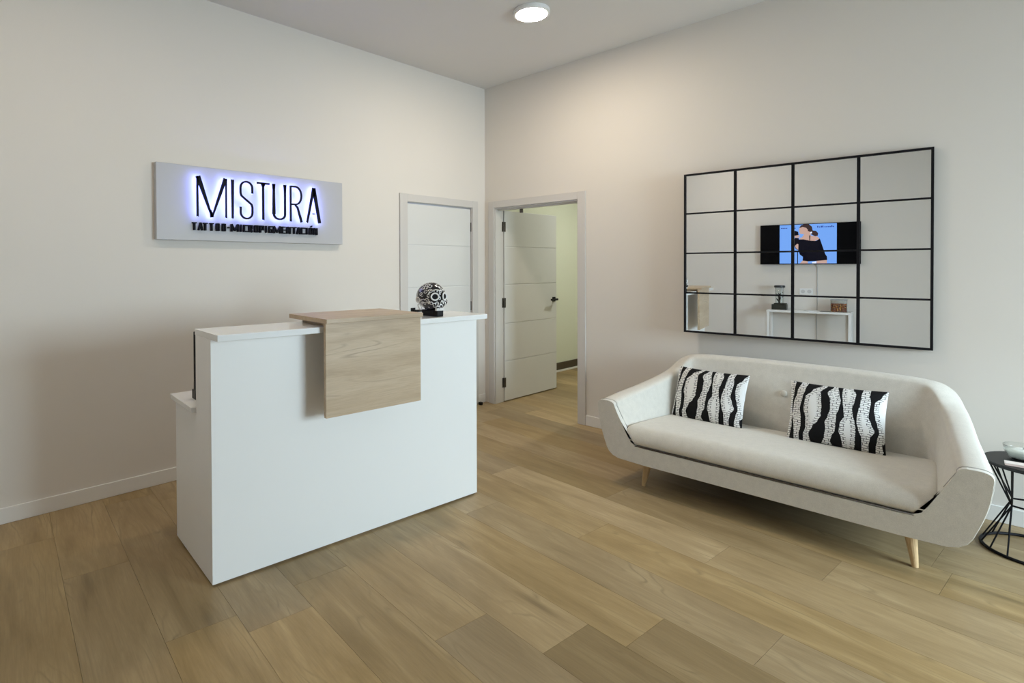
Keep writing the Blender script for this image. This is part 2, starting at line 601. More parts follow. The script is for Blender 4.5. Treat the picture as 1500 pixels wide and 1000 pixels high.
lf2 = box('door_leaf', (LX0, LY0, 0.010), (LX1, LY1, DH - 0.018), M['door'], d2, bevel=0.002)
def place2(bm, a, b):
    bx(bm, (LX0 + a[0], LY0 - 0.004, 0.010 + a[1]), (LX0 + b[0], LY0, 0.010 + b[1]))
panels(lf2, LX1 - LX0, DH - 0.028, 0.04, place2)
for z in (0.20, 1.02, 1.80):
    bm = bmesh.new()
    bx(bm, (0.098, RD1 - 0.0145, z - 0.05), (0.119, RD1 - 0.012, z + 0.05))
    bx(bm, (0.1285, LY0 - 0.0065, z - 0.05), (0.146, LY0 - 0.004, z + 0.05))
    tube(bm, [(0.1235, LY0 - 0.006, z - 0.05), (0.1235, LY0 - 0.006, z + 0.05)], 0.0055, 8)
    obj('hinge', bm, M['steel'], lf2)
lever(lf2, (LX1 - 0.055, LY0 - 0.004, 1.02), (0, -1, 0), (-1, 0, 0))
box('strike_block', (0.060, -0.43, DH - 0.062), (0.078, -0.40, DH - 0.024), M['steel'], d2)

tag(box('floor_door_stop', (-0.155, -0.075, 0), (-0.125, -0.040, 0.028), M['black'], bevel=0.004), 'tiny black door stop on the floor in the corner', 'door stop')

# ------------------------------------------------------------------ ceiling lamps
M['diffuser_added'] = mat('added_lamp_diffuser', (0.9, 0.88, 0.84), 0.5, emit=LAMP_COL, estr=LAMP_W * 0.42)  # for the added lamp over the left side, out of view
M['diffuser_back'] = mat('back_room_lamp_diffuser', (0.9, 0.9, 0.84), 0.5, emit=(0.97, 1.0, 0.90), estr=LAMP_W * 1.3)
def ceiling_lamp(x, y, label, z=CEIL, dm='diffuser'):
    t = thing('ceiling_lamp', label, 'ceiling lamp', (x, y, z))
    bm = bmesh.new()
    lathe(bm, [(0.0, 0), (0.125, 0), (0.128, -0.004), (0.128, -0.026), (0.122, -0.031), (0.112, -0.031), (0.112, -0.024), (0.0, -0.024)], 40)
    obj('lamp_housing', bm, M['white'], t, smooth=False)
    bm = bmesh.new()
    lathe(bm, [(0.111, -0.0245), (0.111, -0.029), (0.09, -0.0325), (0.0, -0.034)], 40)
    obj('lamp_diffuser', bm, M[dm], t, smooth=True)
    return t
ceiling_lamp(-1.07, -1.40, 'round white ceiling lamp, the lit one at the top of the photo')
ceiling_lamp(-3.80, -1.40, 'added unseen ceiling lamp above the frame, brightening the left side', CEIL, 'diffuser_added')  # added fill lamp, out of view: warms left wall and desk end
ceiling_lamp(1.9, -1.0, 'round ceiling lamp in the back room, hidden by the wall', CH, 'diffuser_back')

# ------------------------------------------------------------------ lit sign
SX0, SX1, SZ0, SZ1, SY = -3.172, -1.771, 1.577, 2.071, -0.045
sign = thing('lit_sign', 'pale grey wall sign with glowing black MISTURA letters', 'sign', ((SX0 + SX1) / 2, 0, SZ0))
def slocal(o):
    o.matrix_parent_inverse = Matrix.Translation((-(SX0 + SX1) / 2, 0, -SZ0))
    return o
slocal(box('sign_panel', (SX0, SY, SZ0), (SX1, -0.0005, SZ1), M['sign_panel'], sign, bevel=0.003))
M['halo'] = mat('halo_led', (0.1, 0.1, 0.3), 0.5, emit=(0.24, 0.29, 1.0), estr=36.0)
M['letter'] = mat('letter_black', (0.004, 0.004, 0.010), 0.6, spec=0.15)

def ribbon(pts, w0, w1=None):
    """2D polyline -> strip outline with half widths w0..w1"""
    w1 = w0 if w1 is None else w1
    n = len(pts)
    P = [Vector(p) for p in pts]
    lft, rgt = [], []
    for i in range(n):
        if i == 0:
            t = P[1] - P[0]
        elif i == n - 1:
            t = P[-1] - P[-2]
        else:
            t = (P[i + 1] - P[i]).normalized() + (P[i] - P[i - 1]).normalized()
        t.normalize()
        nn = Vector((-t.y, t.x))
        k = 1.0
        if 0 < i < n - 1:
            e = (P[i + 1] - P[i]).normalized()
            k = 1 / max(0.6, abs(t.dot(e)))
        hw = lerp(w0, w1, i / (n - 1)) * k
        lft.append(P[i] + nn * hw)
        rgt.append(P[i] - nn * hw)
    return lft, rgt

def strip_mesh(bm, pts, w0, w1, y0, y1):
    lft, rgt = ribbon(pts, w0, w1)
    n = len(lft)
    rows = []
    for a, b in zip(lft, rgt):
        rows.append([bm.verts.new((a.x, y0, a.y)), bm.verts.new((b.x, y0, b.y)), bm.verts.new((b.x, y1, b.y)), bm.verts.new((a.x, y1, a.y))])
    for A, B in zip(rows, rows[1:]):
        for k in range(4):
            bm.faces.new((A[k], A[(k + 1) % 4], B[(k + 1) % 4], B[k]))
    bm.faces.new(rows[0][::-1])
    bm.faces.new(rows[-1])

def arc(cx, cy, rx, ry, a0, a1, n=10):
    return [(cx + rx * math.cos(math.radians(lerp(a0, a1, i / n))), cy + ry * math.sin(math.radians(lerp(a0, a1, i / n)))) for i in range(n + 1)]

TH = 0.267          # title height
def title_strokes(ch, w):
    h = TH
    s = 0.0045
    if ch == 'M':
        return [([(s, 0), (s, h)], s, s), ([(0.008, h), (w * 0.50, 0.0)], 0.0115, 0.0035), ([(w * .44, .05), (w * .50, 0)], .004, .009),
                ([(w - 0.008, h), (w * 0.50, 0.0)], 0.0095, 0.0035), ([(w - s * .8, 0), (w - s * .8, h)], s * 0.8, s * .8)]
    if ch == 'I':
        return [([(w / 2, 0), (w / 2, h)], 0.0045, 0.0075)]
    if ch == 'S':
        r = w / 2 - s
        c = w / 2
        up = [(w - s, h - 0.085)] + arc(c, h - r - s, r, r, 0, 180, 12) + [(s, h - 0.085), (s + .006, h - 0.105)]
        dn = [(w - s - .006, 0.105), (w - s, 0.085)] + arc(c, r + s, r, r, 0, -180, 12) + [(s, 0.085)]
        return [(up + dn, s, s)]
    if ch == 'T':
        return [([(0, h - s), (w, h - s)], 0.0045, 0.0045), ([(w / 2, 0), (w / 2, h - s)], 0.0052, 0.0052), ([(w / 2, h - .03), (w / 2, h - .004)], .005, .014)]
    if ch == 'U':
        r = w / 2 - s
        return [([(s, h), (s, r + s)] + arc(w / 2, r + s, r, r * 0.8, 180, 360, 12) + [(w - s, h)], 0.0052, 0.0052),
                ([(s, h), (s, h - 0.06)], 0.009, 0.0045), ([(w - s, h), (w - s, h - 0.06)], 0.008, 0.0045)]
    if ch == 'R':
        return [([(s, 0), (s, h)], s, s), ([(s, h - s), (w * .45, h - s)] + arc(w * .45, h - .07, w * .5, .066, 90, -90, 12) + [(s, h - 0.137)], s, s),
                ([(w * .40, h - .137), (w * .62, h - .16), (w - s, 0)], .0042, .006)]
    if ch == 'A':
        return [([(w * .52, h), (s, 0)], 0.009, 0.0045), ([(w * .52, h), (w - .007, 0)], 0.010, 0.0085), ([(w * .46, h - .05), (w * .60, h - .05)], .012, .012),
                ([(w * .42, .07), (w * .62, .07)], 0.003, 0.003)]

title = [('M', -2.933, -2.733), ('I', -2.702, -2.681), ('S', -2.639, -2.544), ('T', -2.516, -2.419), ('U', -2.390, -2.292), ('R', -2.255, -2.156), ('A', -2.118, -1.998)]
LB = 1.734
for ch, a, b in title:
    bm = bmesh.new()
    for pts, w0, w1 in title_strokes(ch, b - a):
        strip_mesh(bm, [(a + x, LB + z) for x, z in pts], w0 * 1.3, w1 * 1.3, SY - 0.042, SY - 0.030)
    lo_ = slocal(obj('letter', bm, M['letter'], sign))
    bm = bmesh.new()
    for pts, w0, w1 in title_strokes(ch, b - a):
        strip_mesh(bm, [(a + x, LB + z) for x, z in pts], w0 * 0.8, w1 * 0.8, SY - 0.0298, SY - 0.027)
    h_ = obj('letter_led', bm, M['halo'], lo_)

# small line: heavy condensed letters with slit counters
SB, SH = 1.645, 0.052
def small_strokes(ch, w):
    h = SH
    t = 0.0047
    if ch == 'T':
        return [([(0, h - t * .8), (w, h - t * .8)], t * .8, t * .8), ([(w / 2, 0), (w / 2, h)], t, t)]
    if ch == 'A':
        return [([(t * .7, 0), (w / 2, h)], t * .8, t * .9), ([(w - t * .7, 0), (w / 2, h)], t * .8, t * .9), ([(w * .3, h * .28), (w * .7, h * .28)], t * .6, t * .6)]
    if ch == 'O':
        return [([(t, t * .2), (t, h - t * .2)], t, t), ([(w - t, t * .2), (w - t, h - t * .2)], t, t), ([(t, t * .9), (w - t, t * .9)], t * .9, t * .9), ([(t, h - t * .9), (w - t, h - t * .9)], t * .9, t * .9)]
    if ch == '.':
        return [([(0, h * .5), (w, h * .5)], 0.0045, 0.0045)]
    if ch == 'M':
        return [([(t, 0), (t, h)], t, t), ([(w - t, 0), (w - t, h)], t, t), ([(t, h), (w / 2, h * .12)], t * .95, t * .8), ([(w - t, h), (w / 2, h * .12)], t * .95, t * .8)]
    if ch == 'I':
        return [([(w / 2, 0), (w / 2, h)], t * .85, t * .85)]
    if ch == 'C':
        return [([(w, h - t), (t * 1.2, h - t), (t * 1.2, t), (w, t)], t, t)]
    if ch == 'G':
        return [([(w, h - t), (t * 1.2, h - t), (t * 1.2, t), (w - t * .8, t), (w - t * .8, h * .5), (w * .5, h * .5)], t * .9, t * .9)]
    if ch == 'R':
        return [([(t, 0), (t, h)], t, t), ([(t, h - t), (w - t, h - t), (w - t, h * .5), (t, h * .5)], t * .9, t * .9), ([(w * .5, h * .5), (w - t * .6, 0)], t, t)]
    if ch == 'P':
        return [([(t, 0), (t, h)], t, t), ([(t, h - t), (w - t, h - t), (w - t, h * .42), (t, h * .42)], t, t)]
    if ch == 'E':
        return [([(t, 0), (t, h)], t, t)] + [([(t, z), (w, z)], t * .75, t * .75) for z in (t * .75, h / 2, h - t * .75)]
    if ch == 'N':
        return [([(t, 0), (t, h)], t, t), ([(w - t, 0), (w - t, h)], t, t), ([(t, h), (w - t, 0)], t, t)]
    if ch == 'Ó':
        return small_strokes('O', w) + [([(w * .45, h + .006), (w * .75, h + .016)], .003, .003)]
xs = [-2.954, -2.928, -2.917, -2.885, -2.883, -2.856, -2.84, -2.815, -2.798, -2.775, -2.756, -2.732, -2.716, -2.706, -2.694, -2.64, -2.628, -2.618, -2.606, -2.571, -2.566, -2.538, -2.525, -2.494, -2.484, -2.452, -2.442, -2.426, -2.415, -2.383, -2.378, -2.318, -2.312, -2.279, -2.271, -2.24, -2.229, -2.192, -2.189, -2.157, -2.154, -2.116, -2.111, -2.096, -2.084, -2.051, -2.045, -2.012]
for i, ch in enumerate('TATTOO.MICROPIGMENTACIÓN'):
    a, b = xs[2 * i], xs[2 * i + 1]
    bm = bmesh.new()
    for pts, w0, w1 in small_strokes(ch, b - a):
        strip_mesh(bm, [(a + x, SB + z) for x, z in pts], w0, w1, SY - 0.022, SY)
    slocal(obj('letter', bm, M['letter'], sign))

# ------------------------------------------------------------------ reception desk (local: x along the front, y away from the camera)
DA, DTH = (-3.359, -1.401), -0.0729
DL, DD, DHT, DD2 = 1.58, 0.583, 1.084, 0.225
desk = thing('reception_desk', 'white reception desk with raised counter and light oak front panel', 'desk', (*DA, 0), DTH)
PT = 0.022
def Lpoly(x):
    return [(x, PT, 0.010), (x, DD, 0.010), (x, DD, 0.722), (x, DD2, 0.722), (x, DD2, DHT), (x, PT, DHT)]
for x in (0.0, DL - PT):
    bm = bmesh.new()
    prism(bm, Lpoly(x), (PT, 0, 0))
    obj('side_panel', bm, M['desk'], desk, bevel=0.0012)
box('front_panel', (0, 0, 0.010), (DL, PT - 0.0005, DHT), M['desk'], desk, bevel=0.0012)
box('inner_panel', (PT, DD2 - PT, 0.745), (DL - PT, DD2, DHT), M['desk'], desk)
box('counter_top', (0, -0.095, DHT), (DL, DD2 + 0.010, DHT + 0.028), M['desk_top'], desk, bevel=0.0015)
box('worktop', (-0.022, DD2 + 0.0006, 0.722), (DL + 0.0, DD + 0.02, 0.747), M['desk_top'], desk, bevel=0.0015)
for x in (0.04, DL - 0.08):
    for y in (0.05, DD - 0.09):
        box('glide_foot', (x, y, 0.0), (x + 0.04, y + 0.04, 0.010), M['black'], desk)
WA, WB = 0.487, 1.050
box('oak_spacer', (WA + 0.035, -0.108, DHT + 0.028), (WB - 0.035, 0.19, DHT + 0.047), M['oak'], desk)
box('oak_top', (WA - 0.005, -0.150, DHT + 0.047), (WB + 0.002, 0.265, DHT + 0.069), M['oak'], desk, bevel=0.0015)
box('oak_panel', (WA, -0.130, 0.682), (WB, -0.108, DHT + 0.047), M['oak'], desk, bevel=0.0015)

def dworld(x, y, z):
    c, s = math.cos(DTH), math.sin(DTH)
    return Vector((DA[0] + x * c - y * s, DA[1] + x * s + y * c, z))

# monitor standing on the worktop, seen edge-on past the desk end
mon = thing('computer_monitor', 'thin black monitor edge showing behind the left end of the desk', 'monitor', dworld(0.30, 0.40, 0.747), DTH)
bm = bmesh.new()
bx(bm, (-0.262, -0.016, 0.045), (0.262, -0.002, 0.335))
obj('screen_housing', bm, M['black'], mon, bevel=0.003)
box('screen', (-0.252, -0.002, 0.055), (0.252, 0.000, 0.325), mat('dark_screen', (0.01, 0.01, 0.012), 0.1), mon)
bm = bmesh.new()
bx(bm, (-0.262, -0.030, 0.0), (0.262, 0.030, 0.045))
bx(bm, (-0.262, -0.022, 0.045), (0.262, 0.0, 0.09))
obj('monitor_foot', bm, M['black'], mon, bevel=0.003)

# ------------------------------------------------------------------ sugar skull on the counter
def skull_mat():
    mt = mat('black_white_painted_ceramic', (0.02, 0.02, 0.025), 0.18)
    tc = N(mt, 'ShaderNodeTexCoord')
    n = N(mt, 'ShaderNodeTexNoise')
    n.inputs['Scale'].default_value = 14
    L(mt, tc.outputs['Object'], n.inputs['Vector'])
    mx = N(mt, 'ShaderNodeVectorMath', operation='MULTIPLY_ADD')
    L(mt, n.outputs['Color'], mx.inputs[0])
    mx.inputs[1].default_value = (0.03, 0.03, 0.03)
    L(mt, tc.outputs['Object'], mx.inputs[2])
    v = N(mt, 'ShaderNodeTexVoronoi')
    v.inputs['Scale'].default_value = 40
    L(mt, mx.outputs[0], v.inputs['Vector'])
    d = v.outputs['Distance']
    ring1 = math_node(mt, 'LESS_THAN', math_node(mt, 'ABSOLUTE', math_node(mt, 'SUBTRACT', d, 0.42)), 0.075)
    dot = math_node(mt, 'LESS_THAN', d, 0.15)
    f = math_node(mt, 'MAXIMUM', ring1, dot)
    c = mix(mt, f, (0.012, 0.012, 0.016), (0.78, 0.77, 0.76))
    L(mt, c, bsdf(mt).inputs['Base Color'])
    return mt
M['skull'] = skull_mat()
M['skull_white'] = mat('white_glaze', (0.80, 0.79, 0.78), 0.2)
M['skull_black'] = mat('black_glaze', (0.005, 0.005, 0.006), 0.55, spec=0.2)
# local: +x is the way the skull faces, z up
sk = thing('sugar_skull', 'black and white patterned skull ornament on the reception counter', 'skull ornament', dworld(1.265, 0.045, DHT + 0.028), math.radians(-97))
bm = bmesh.new()
bmesh.ops.create_uvsphere(bm, u_segments=48, v_segments=32, radius=1.0)
for v in bm.verts:
    x, y, z = v.co
    # cranium: longer to the back, wide above, narrowing to the cheeks and jaw
    k = 1.0
    if z < 0:
        k = 1.0 - 0.46 * min(1, -z) ** 1.1
    X, Y, Z = x * 0.108, y * 0.080 * k, z * 0.088 + 0.106
    if x > 0:
        X *= 0.80
        if z < -0.1:
            X += 0.034 * min(1.0, (-z - 0.1) / 0.45) * x      # upper jaw pushed forward
    else:
        if z < -0.35:
            X *= 1 - 0.45 * min(1, (-z - 0.35) / 0.6)
    for sy in (-1, 1):                                        # eye sockets
        d2 = (y - sy * 0.42) ** 2 + (z - 0.10) ** 2
        if x > 0 and d2 < 0.10:
            X -= 0.022 * (1 - d2 / 0.10)
        dc = (y - sy * 0.66) ** 2 + (z + 0.28) ** 2           # cheek bones
        if x > 0 and dc < 0.09:
            Y += sy * 0.010 * (1 - dc / 0.09)
            X += 0.010 * (1 - dc / 0.09)
    v.co = (X, Y, max(Z, 0.022))
obj('cranium', bm, M['skull'], sk, smooth=True)
bm = bmesh.new()                                             # lower jaw block
prism(bm, [(-0.045, -0.040, 0.0), (0.060, -0.034, 0.0), (0.086, -0.022, 0.0), (0.086, 0.022, 0.0), (0.060, 0.034, 0.0), (-0.045, 0.040, 0.0)], (0, 0, 0.036))
obj('jaw', bm, M['skull_black'], sk, bevel=0.005, seg=3)
for i in range(6):                                            # teeth
    y = -0.0225 + i * 0.009
    box('tooth', (0.070, y - 0.0041, 0.034), (0.0925 - abs(i - 2.5) * 0.0022, y + 0.0041, 0.049), M['skull_white'], sk, bevel=0.0015)
for sy in (-1, 1):
    bm = bmesh.new()
    c = Vector((0.081, sy * 0.034, 0.114))
    out = Vector((0.90, sy * 0.42, 0.05)).normalized()
    a = Vector((-out.y, out.x, 0)).normalized()
    b = out.cross(a)
    tube(bm, [c + (a * math.cos(t) * 0.0215 + b * math.sin(t) * 0.0195) for t in [2 * math.pi * i / 24 for i in range(24)]], 0.0048, 8, closed=True)
    e = obj('eye_ring', bm, M['skull_white'], sk, smooth=True)
    bm = bmesh.new()
    prism(bm, [c - out * 0.010 + (a * math.cos(t) * 0.031 + b * math.sin(t) * 0.029) for t in [2 * math.pi * i / 24 for i in range(24)]], out * 0.007)
    obj('eye_patch', bm, M['skull_black'], e, bevel=0.003)
    bm = bmesh.new()
    prism(bm, [c - out * 0.004 + (a * math.cos(t) * 0.019 + b * math.sin(t) * 0.017) for t in [2 * math.pi * i / 20 for i in range(20)]], out * 0.004)
    obj('eye_socket', bm, M['skull_black'], e)
    # ear-side flower ring
    bm = bmesh.new()
    c = Vector((-0.028, sy * 0.077, 0.094))
    tube(bm, [c + Vector((math.cos(t) * 0.018, 0, math.sin(t) * 0.014)) for t in [2 * math.pi * i / 20 for i in range(20)]], 0.004, 8, closed=True)
    obj('side_ring', bm, M['skull_white'], sk, smooth=True)
    bm = bmesh.new()
    c = Vector((-0.030, sy * 0.062, 0.052))
    tube(bm, [c + Vector((math.cos(t) * 0.016, sy * math.sin(t) * .008, math.sin(t) * 0.017)) for t in [2 * math.pi * i / 20 for i in range(20)]], 0.003, 8, closed=True)
    obj('side_ring', bm, M['skull_white'], sk, smooth=True)
bm = bmesh.new()
tube(bm, [(0.098, -0.010, 0.074), (0.100, 0.0, 0.092), (0.098, 0.010, 0.074)], 0.0028, 8)
obj('nose_outline', bm, M['skull_white'], sk, smooth=True)
bm = bmesh.new()
tube(bm, [(0.060, -0.048, 0.148), (0.080, -0.028, 0.154), (0.088, 0.0, 0.148), (0.080, 0.028, 0.154), (0.060, 0.048, 0.148)], 0.003, 8)
obj('brow_line', bm, M['skull_white'], sk, smooth=True)

# ------------------------------------------------------------------ wall mirror
MY0, MY1, MZ0, MZ1 = 0.0, 1.379, 0.0, 1.167       # local: y along the width from its right end, z up
# it hangs a little askew: the right end touches the wall, the left end stands off
mir = thing('wall_mirror', 'large black-framed grid mirror of sixteen panes above the sofa', 'mirror', (-0.002, -3.4455, 0.903), math.radians(3.5))
def mlocal(o):
    return o
mlocal(box('backing', (-0.014, MY0 + 0.004, MZ0 + 0.004), (-0.0005, MY1 - 0.004, MZ1 - 0.004), M['black'], mir))
FB = 0.013
for lo_, hi_ in (((-0.030, MY0, MZ0), (-0.002, MY0 + FB, MZ1)), ((-0.030, MY1 - FB, MZ0), (-0.002, MY1, MZ1)),
                 ((-0.030, MY0 + FB, MZ0), (-0.002, MY1 - FB, MZ0 + FB)), ((-0.030, MY0 + FB, MZ1 - FB), (-0.002, MY1 - FB, MZ1))):
    mlocal(box('frame_bar', lo_, hi_, M['black_metal'], mir, bevel=0.001))
ys = [lerp(MY1, MY0, i / 4) for i in range(5)]
zs = [lerp(MZ0, MZ1, i / 4) for i in range(5)]
for i in (1, 2, 3):
    mlocal(box('mullion', (-0.026, ys[i] - 0.0085, MZ0 + FB), (-0.014, ys[i] + 0.0085, MZ1 - FB), M['black_metal'], mir))
    for j in range(4):
        a = ys[j + 1] + (FB if j == 3 else 0.0085)
        b = ys[j] - (FB if j == 0 else 0.0085)
        mlocal(box('glazing_bar', (-0.025, a, zs[i] - 0.0055), (-0.014, b, zs[i] + 0.0055), M['black_metal'], mir))
for i in range(4):
    for j in range(4):
        a = ys[j + 1] + (FB if j == 3 else 0.0085)
        b = ys[j] - (FB if j == 0 else 0.0085)
        c = zs[i] + (FB if i == 0 else 0.0055)
        d = zs[i + 1] - (FB if i == 3 else 0.0055)
        mlocal(box('mirror_pane', (-0.020, a, c), (-0.014, b, d), M['mirror'], mir))

# ------------------------------------------------------------------ sofa (local: x to the right seen from the room, y back towards the wall)
SFX, SFY = -1.030, -2.815
sofa = thing('sofa', 'light grey fabric three-seat sofa with flared arms and wooden legs', 'sofa', (SFX, SFY, 0), math.radians(-90))
# stations along the U: half list for the right arm, then mirrored; each gives inner bottom, inner top, outer top, outer bottom (x, y, z)
st = [
    ((0.700, 0.030, 0.270), (0.797, 0.030, 0.530), (0.914, 0.030, 0.530), (0.850, 0.030, 0.232)),
    ((0.700, 0.200, 0.270), (0.774, 0.200, 0.556), (0.886, 0.200, 0.556), (0.838, 0.200, 0.230)),
    ((0.695, 0.400, 0.270), (0.742, 0.400, 0.584), (0.850, 0.410, 0.584), (0.820, 0.410, 0.228)),
    ((0.685, 0.570, 0.270), (0.712, 0.590, 0.618), (0.818, 0.620, 0.618), (0.800, 0.620, 0.228)),
    ((0.668, 0.650, 0.270), (0.690, 0.690, 0.656), (0.788, 0.750, 0.656), (0.775, 0.750, 0.228)),
    ((0.630, 0.682, 0.270), (0.650, 0.755, 0.728), (0.735, 0.850, 0.728), (0.728, 0.840, 0.228)),
    ((0.560, 0.692, 0.270), (0.575, 0.790, 0.758), (0.630, 0.908, 0.758), (0.630, 0.890, 0.228)),
    ((0.300, 0.700, 0.270), (0.300, 0.805, 0.768), (0.320, 0.925, 0.768), (0.320, 0.900, 0.228)),
    ((0.0, 0.700, 0.270), (0.0, 0.808, 0.770), (0.0, 0.930, 0.770), (0.0, 0.905, 0.228)),
]
st_all = st + [tuple((-p[0], p[1], p[2]) for p in s) for s in st[-2::-1]]
def catmull(p0, p1, p2, p3, t):
    return 0.5 * ((2 * p1) + (p2 - p0) * t + (2 * p0 - 5 * p1 + 4 * p2 - p3) * t * t + (3 * p1 - p0 - 3 * p2 + p3) * t ** 3)
def profile(ib, it, ot, ob_):
    up = Vector((0, 0, 1))
    acr = ot - it
    an = Vector((acr.x, acr.y, 0)).normalized()
    hr = 0.034
    it_, ot_ = it - up * hr, ot - up * hr
    pr = [ib.lerp(it_, k / 12) - an * (0.010 * math.sin(math.pi * k / 12)) for k in range(12)]
    c = (it_ + ot_) / 2
    for k in range(11):
        th_ = math.pi * k / 10
        cs, sn = math.cos(th_), math.sin(th_)
        pr.append(c - acr / 2 * math.copysign(abs(cs) ** 0.7, cs) + up * (hr * abs(sn) ** 0.75))
    for k in range(1, 7):
        pr.append(ot_.lerp(ob_, k / 6) + an * (0.012 * math.sin(math.pi * k / 6)))
    pr.append(ob_ - an * 0.016 - up * 0.026)
    pr.append(ob_ - an * 0.042 - up * 0.046)
    pr.append(ob_ - an * 0.080 - up * 0.058)
    pr.append(Vector((ib.x, ib.y, ob_.z - 0.061)))
    return pr
SUBD = 12
bm = bmesh.new()
rings = []
V4 = [[Vector(p) for p in s] for s in st_all]
ns = len(V4)
for i in range(ns - 1):
    for k in range(SUBD + (1 if i == ns - 2 else 0)):
        t = k / SUBD
        g4 = []
        for q in range(4):
            p0, p1, p2, p3 = V4[max(i - 1, 0)][q], V4[i][q], V4[i + 1][q], V4[min(i + 2, ns - 1)][q]
            if i == 0:
                p0 = p1 - (p2 - p1)
            if i == ns - 2:
                p3 = p2 + (p2 - p1)
            g4.append(catmull(p0, p1, p2, p3, t))
        rings.append([bm.verts.new(p) for p in profile(*g4)])
n = len(rings[0])
for A, B in zip(rings, rings[1:]):
    for k in range(n):
        bm.faces.new((A[k], A[(k + 1) % n], B[(k + 1) % n], B[k]))
bm.faces.new(rings[0][::-1])
bm.faces.new(rings[-1])
BUTTONS = (-0.454, -0.054, 0.346)
for v in bm.verts:                                  # shallow tufts where the buttons pull the back in
    if 0.60 < v.co.y < 0.81:
        for bx_ in BUTTONS:
            d2 = (v.co.x - bx_) ** 2 + (v.co.z - 0.582) ** 2
            v.co.y += 0.012 * math.exp(-d2 / 0.0035)
sh = obj('body_shell', bm, M['sofa'], sofa, smooth=True)

# U-shaped front panel that closes the shell: arm outline and front rail in one piece
arm = [(p.x, p.z) for p in profile(*[Vector(p) for p in st[0]])]
inner = [(0.600, 0.272), (0.650, 0.276), (0.686, 0.294), (0.712, 0.335), (0.732, 0.382)] + arm[8:12:2]
top = arm[12:23]
outer = arm[23:32]
half = inner + top + outer + [(0.60, 0.169)]
out = half + [(-x, z) for x, z in half[::-1]]
bm = bmesh.new()
prism(bm, [Vector((x, -0.004, z)) for x, z in out], (0, 0.036, 0))
bmesh.ops.triangulate(bm, faces=[f for f in bm.faces if len(f.verts) > 4])
obj('front_panel', bm, M['sofa'], sofa, bevel=0.006, seg=3)
for s in (1, -1):
    bm = bmesh.new()
    tube(bm, [(s * x, 0.031, z) for x, z in arm[8:31]], 0.0030, 6)
    obj('seam_piping', bm, M['piping'], sofa, smooth=True)
box('base_box', (-0.705, 0.032, 0.174), (0.705, 0.72, 0.268), M['sofa'], sofa)
box('dust_cover', (-0.74, 0.036, 0.164), (0.74, 0.80, 0.1715), M['black'], sofa)

# seat cushion: one long rounded pad, thickest at the front
bm = bmesh.new()
NX, NY = 64, 20
def seat_pt(i, j, top):
    u = -1 + 2 * i / NX
    u = u * (1.5 - 0.5 * u * u)
    v = j / NY
    hw = 0.738 - 0.044 * v * v
    yv = lerp(-0.006, 0.700, v)
    rc = 0.040                                   # rounded plan corners at the front
    x = u * hw
    e = min(1.0, (1 - abs(u)) * hw / rc)
    if v < 0.2:
        yv += 0.016 * (1 - math.sqrt(max(0, 1 - (1 - e) ** 2))) * (1 - v / 0.2)
    ed = min(1.0, (1 - abs(u)) * hw / 0.032)
    fd = min(1.0, v * 0.70 / 0.055)
    rim = math.sqrt(max(0.0, 1 - (1 - ed) ** 2)) * math.sqrt(max(0.0, 1 - (1 - fd) ** 2))
    mid = lerp(0.335, 0.305, v)
    crown = 0.012 * (1 - u * u) * math.sin(math.pi * min(1, v * 1.1 + .05))
    return Vector((x, yv, mid + (0.056 * rim + crown * rim if top else -0.056 * (0.95 + 0.05 * rim))))
g = {}
for tp in (0, 1):
    for i in range(NX + 1):
        for j in range(NY + 1):
            g[tp, i, j] = bm.verts.new(seat_pt(i, j, tp))
for i in range(NX):
    for j in range(NY):
        bm.faces.new((g[1, i, j], g[1, i + 1, j], g[1, i + 1, j + 1], g[1, i, j + 1]))
        bm.faces.new((g[0, i, j + 1], g[0, i + 1, j + 1], g[0, i + 1, j], g[0, i, j]))
for i in range(NX):
    for j, a in ((0, 1), (NY, -1)):
        bm.faces.new((g[0, i, j], g[0, i + 1, j], g[1, i + 1, j], g[1, i, j]))
for j in range(NY):
    for i in (0, NX):
        bm.faces.new((g[0, i, j], g[1, i, j], g[1, i, j + 1], g[0, i, j + 1]))
sc_ = obj('seat_cushion', bm, M['sofa'], sofa, smooth=True)
s2 = sc_.modifiers.new('subsurf', 'SUBSURF')
s2.levels = s2.render_levels = 1
bm = bmesh.new()
tube(bm, [(-0.66, -0.002, 0.277), (0, -0.003, 0.277), (0.66, -0.002, 0.277)], 0.0035, 6)
obj('seat_gap_shade', bm, M['dark_line'], sofa, smooth=True)  # dark cord painting the shade of the gap under the cushion
# backrest buttons
for x in BUTTONS:
    bm = bmesh.new()
    bmesh.ops.create_uvsphere(bm, u_segments=20, v_segments=10, radius=1)
    for v in bm.verts:
        v.co = (v.co.x * 0.020, v.co.y * 0.009, v.co.z * 0.020)
    o = obj('button', bm, M['sofa'], sofa, smooth=True)
    o.location = (x, 0.768, 0.582)
    o.rotation_euler = (math.radians(-14), 0, 0)
# legs
for sx, sy in ((-1, 0), (1, 0), (-1, 1), (1, 1)):
    bm = bmesh.new()
    fx, fy = sx * 0.655, (0.105 if sy == 0 else 0.70)
    tube(bm, [(fx * 0.965, fy + (0.02 if sy == 0 else -0.02), 0.166), (fx * 0.99, fy + (0.006 if sy == 0 else -.006), 0.05), (fx, fy, 0.0)], [0.027, 0.017, 0.0125], 16)
    obj('leg', bm, M['leg_wood'], sofa, smooth=False)

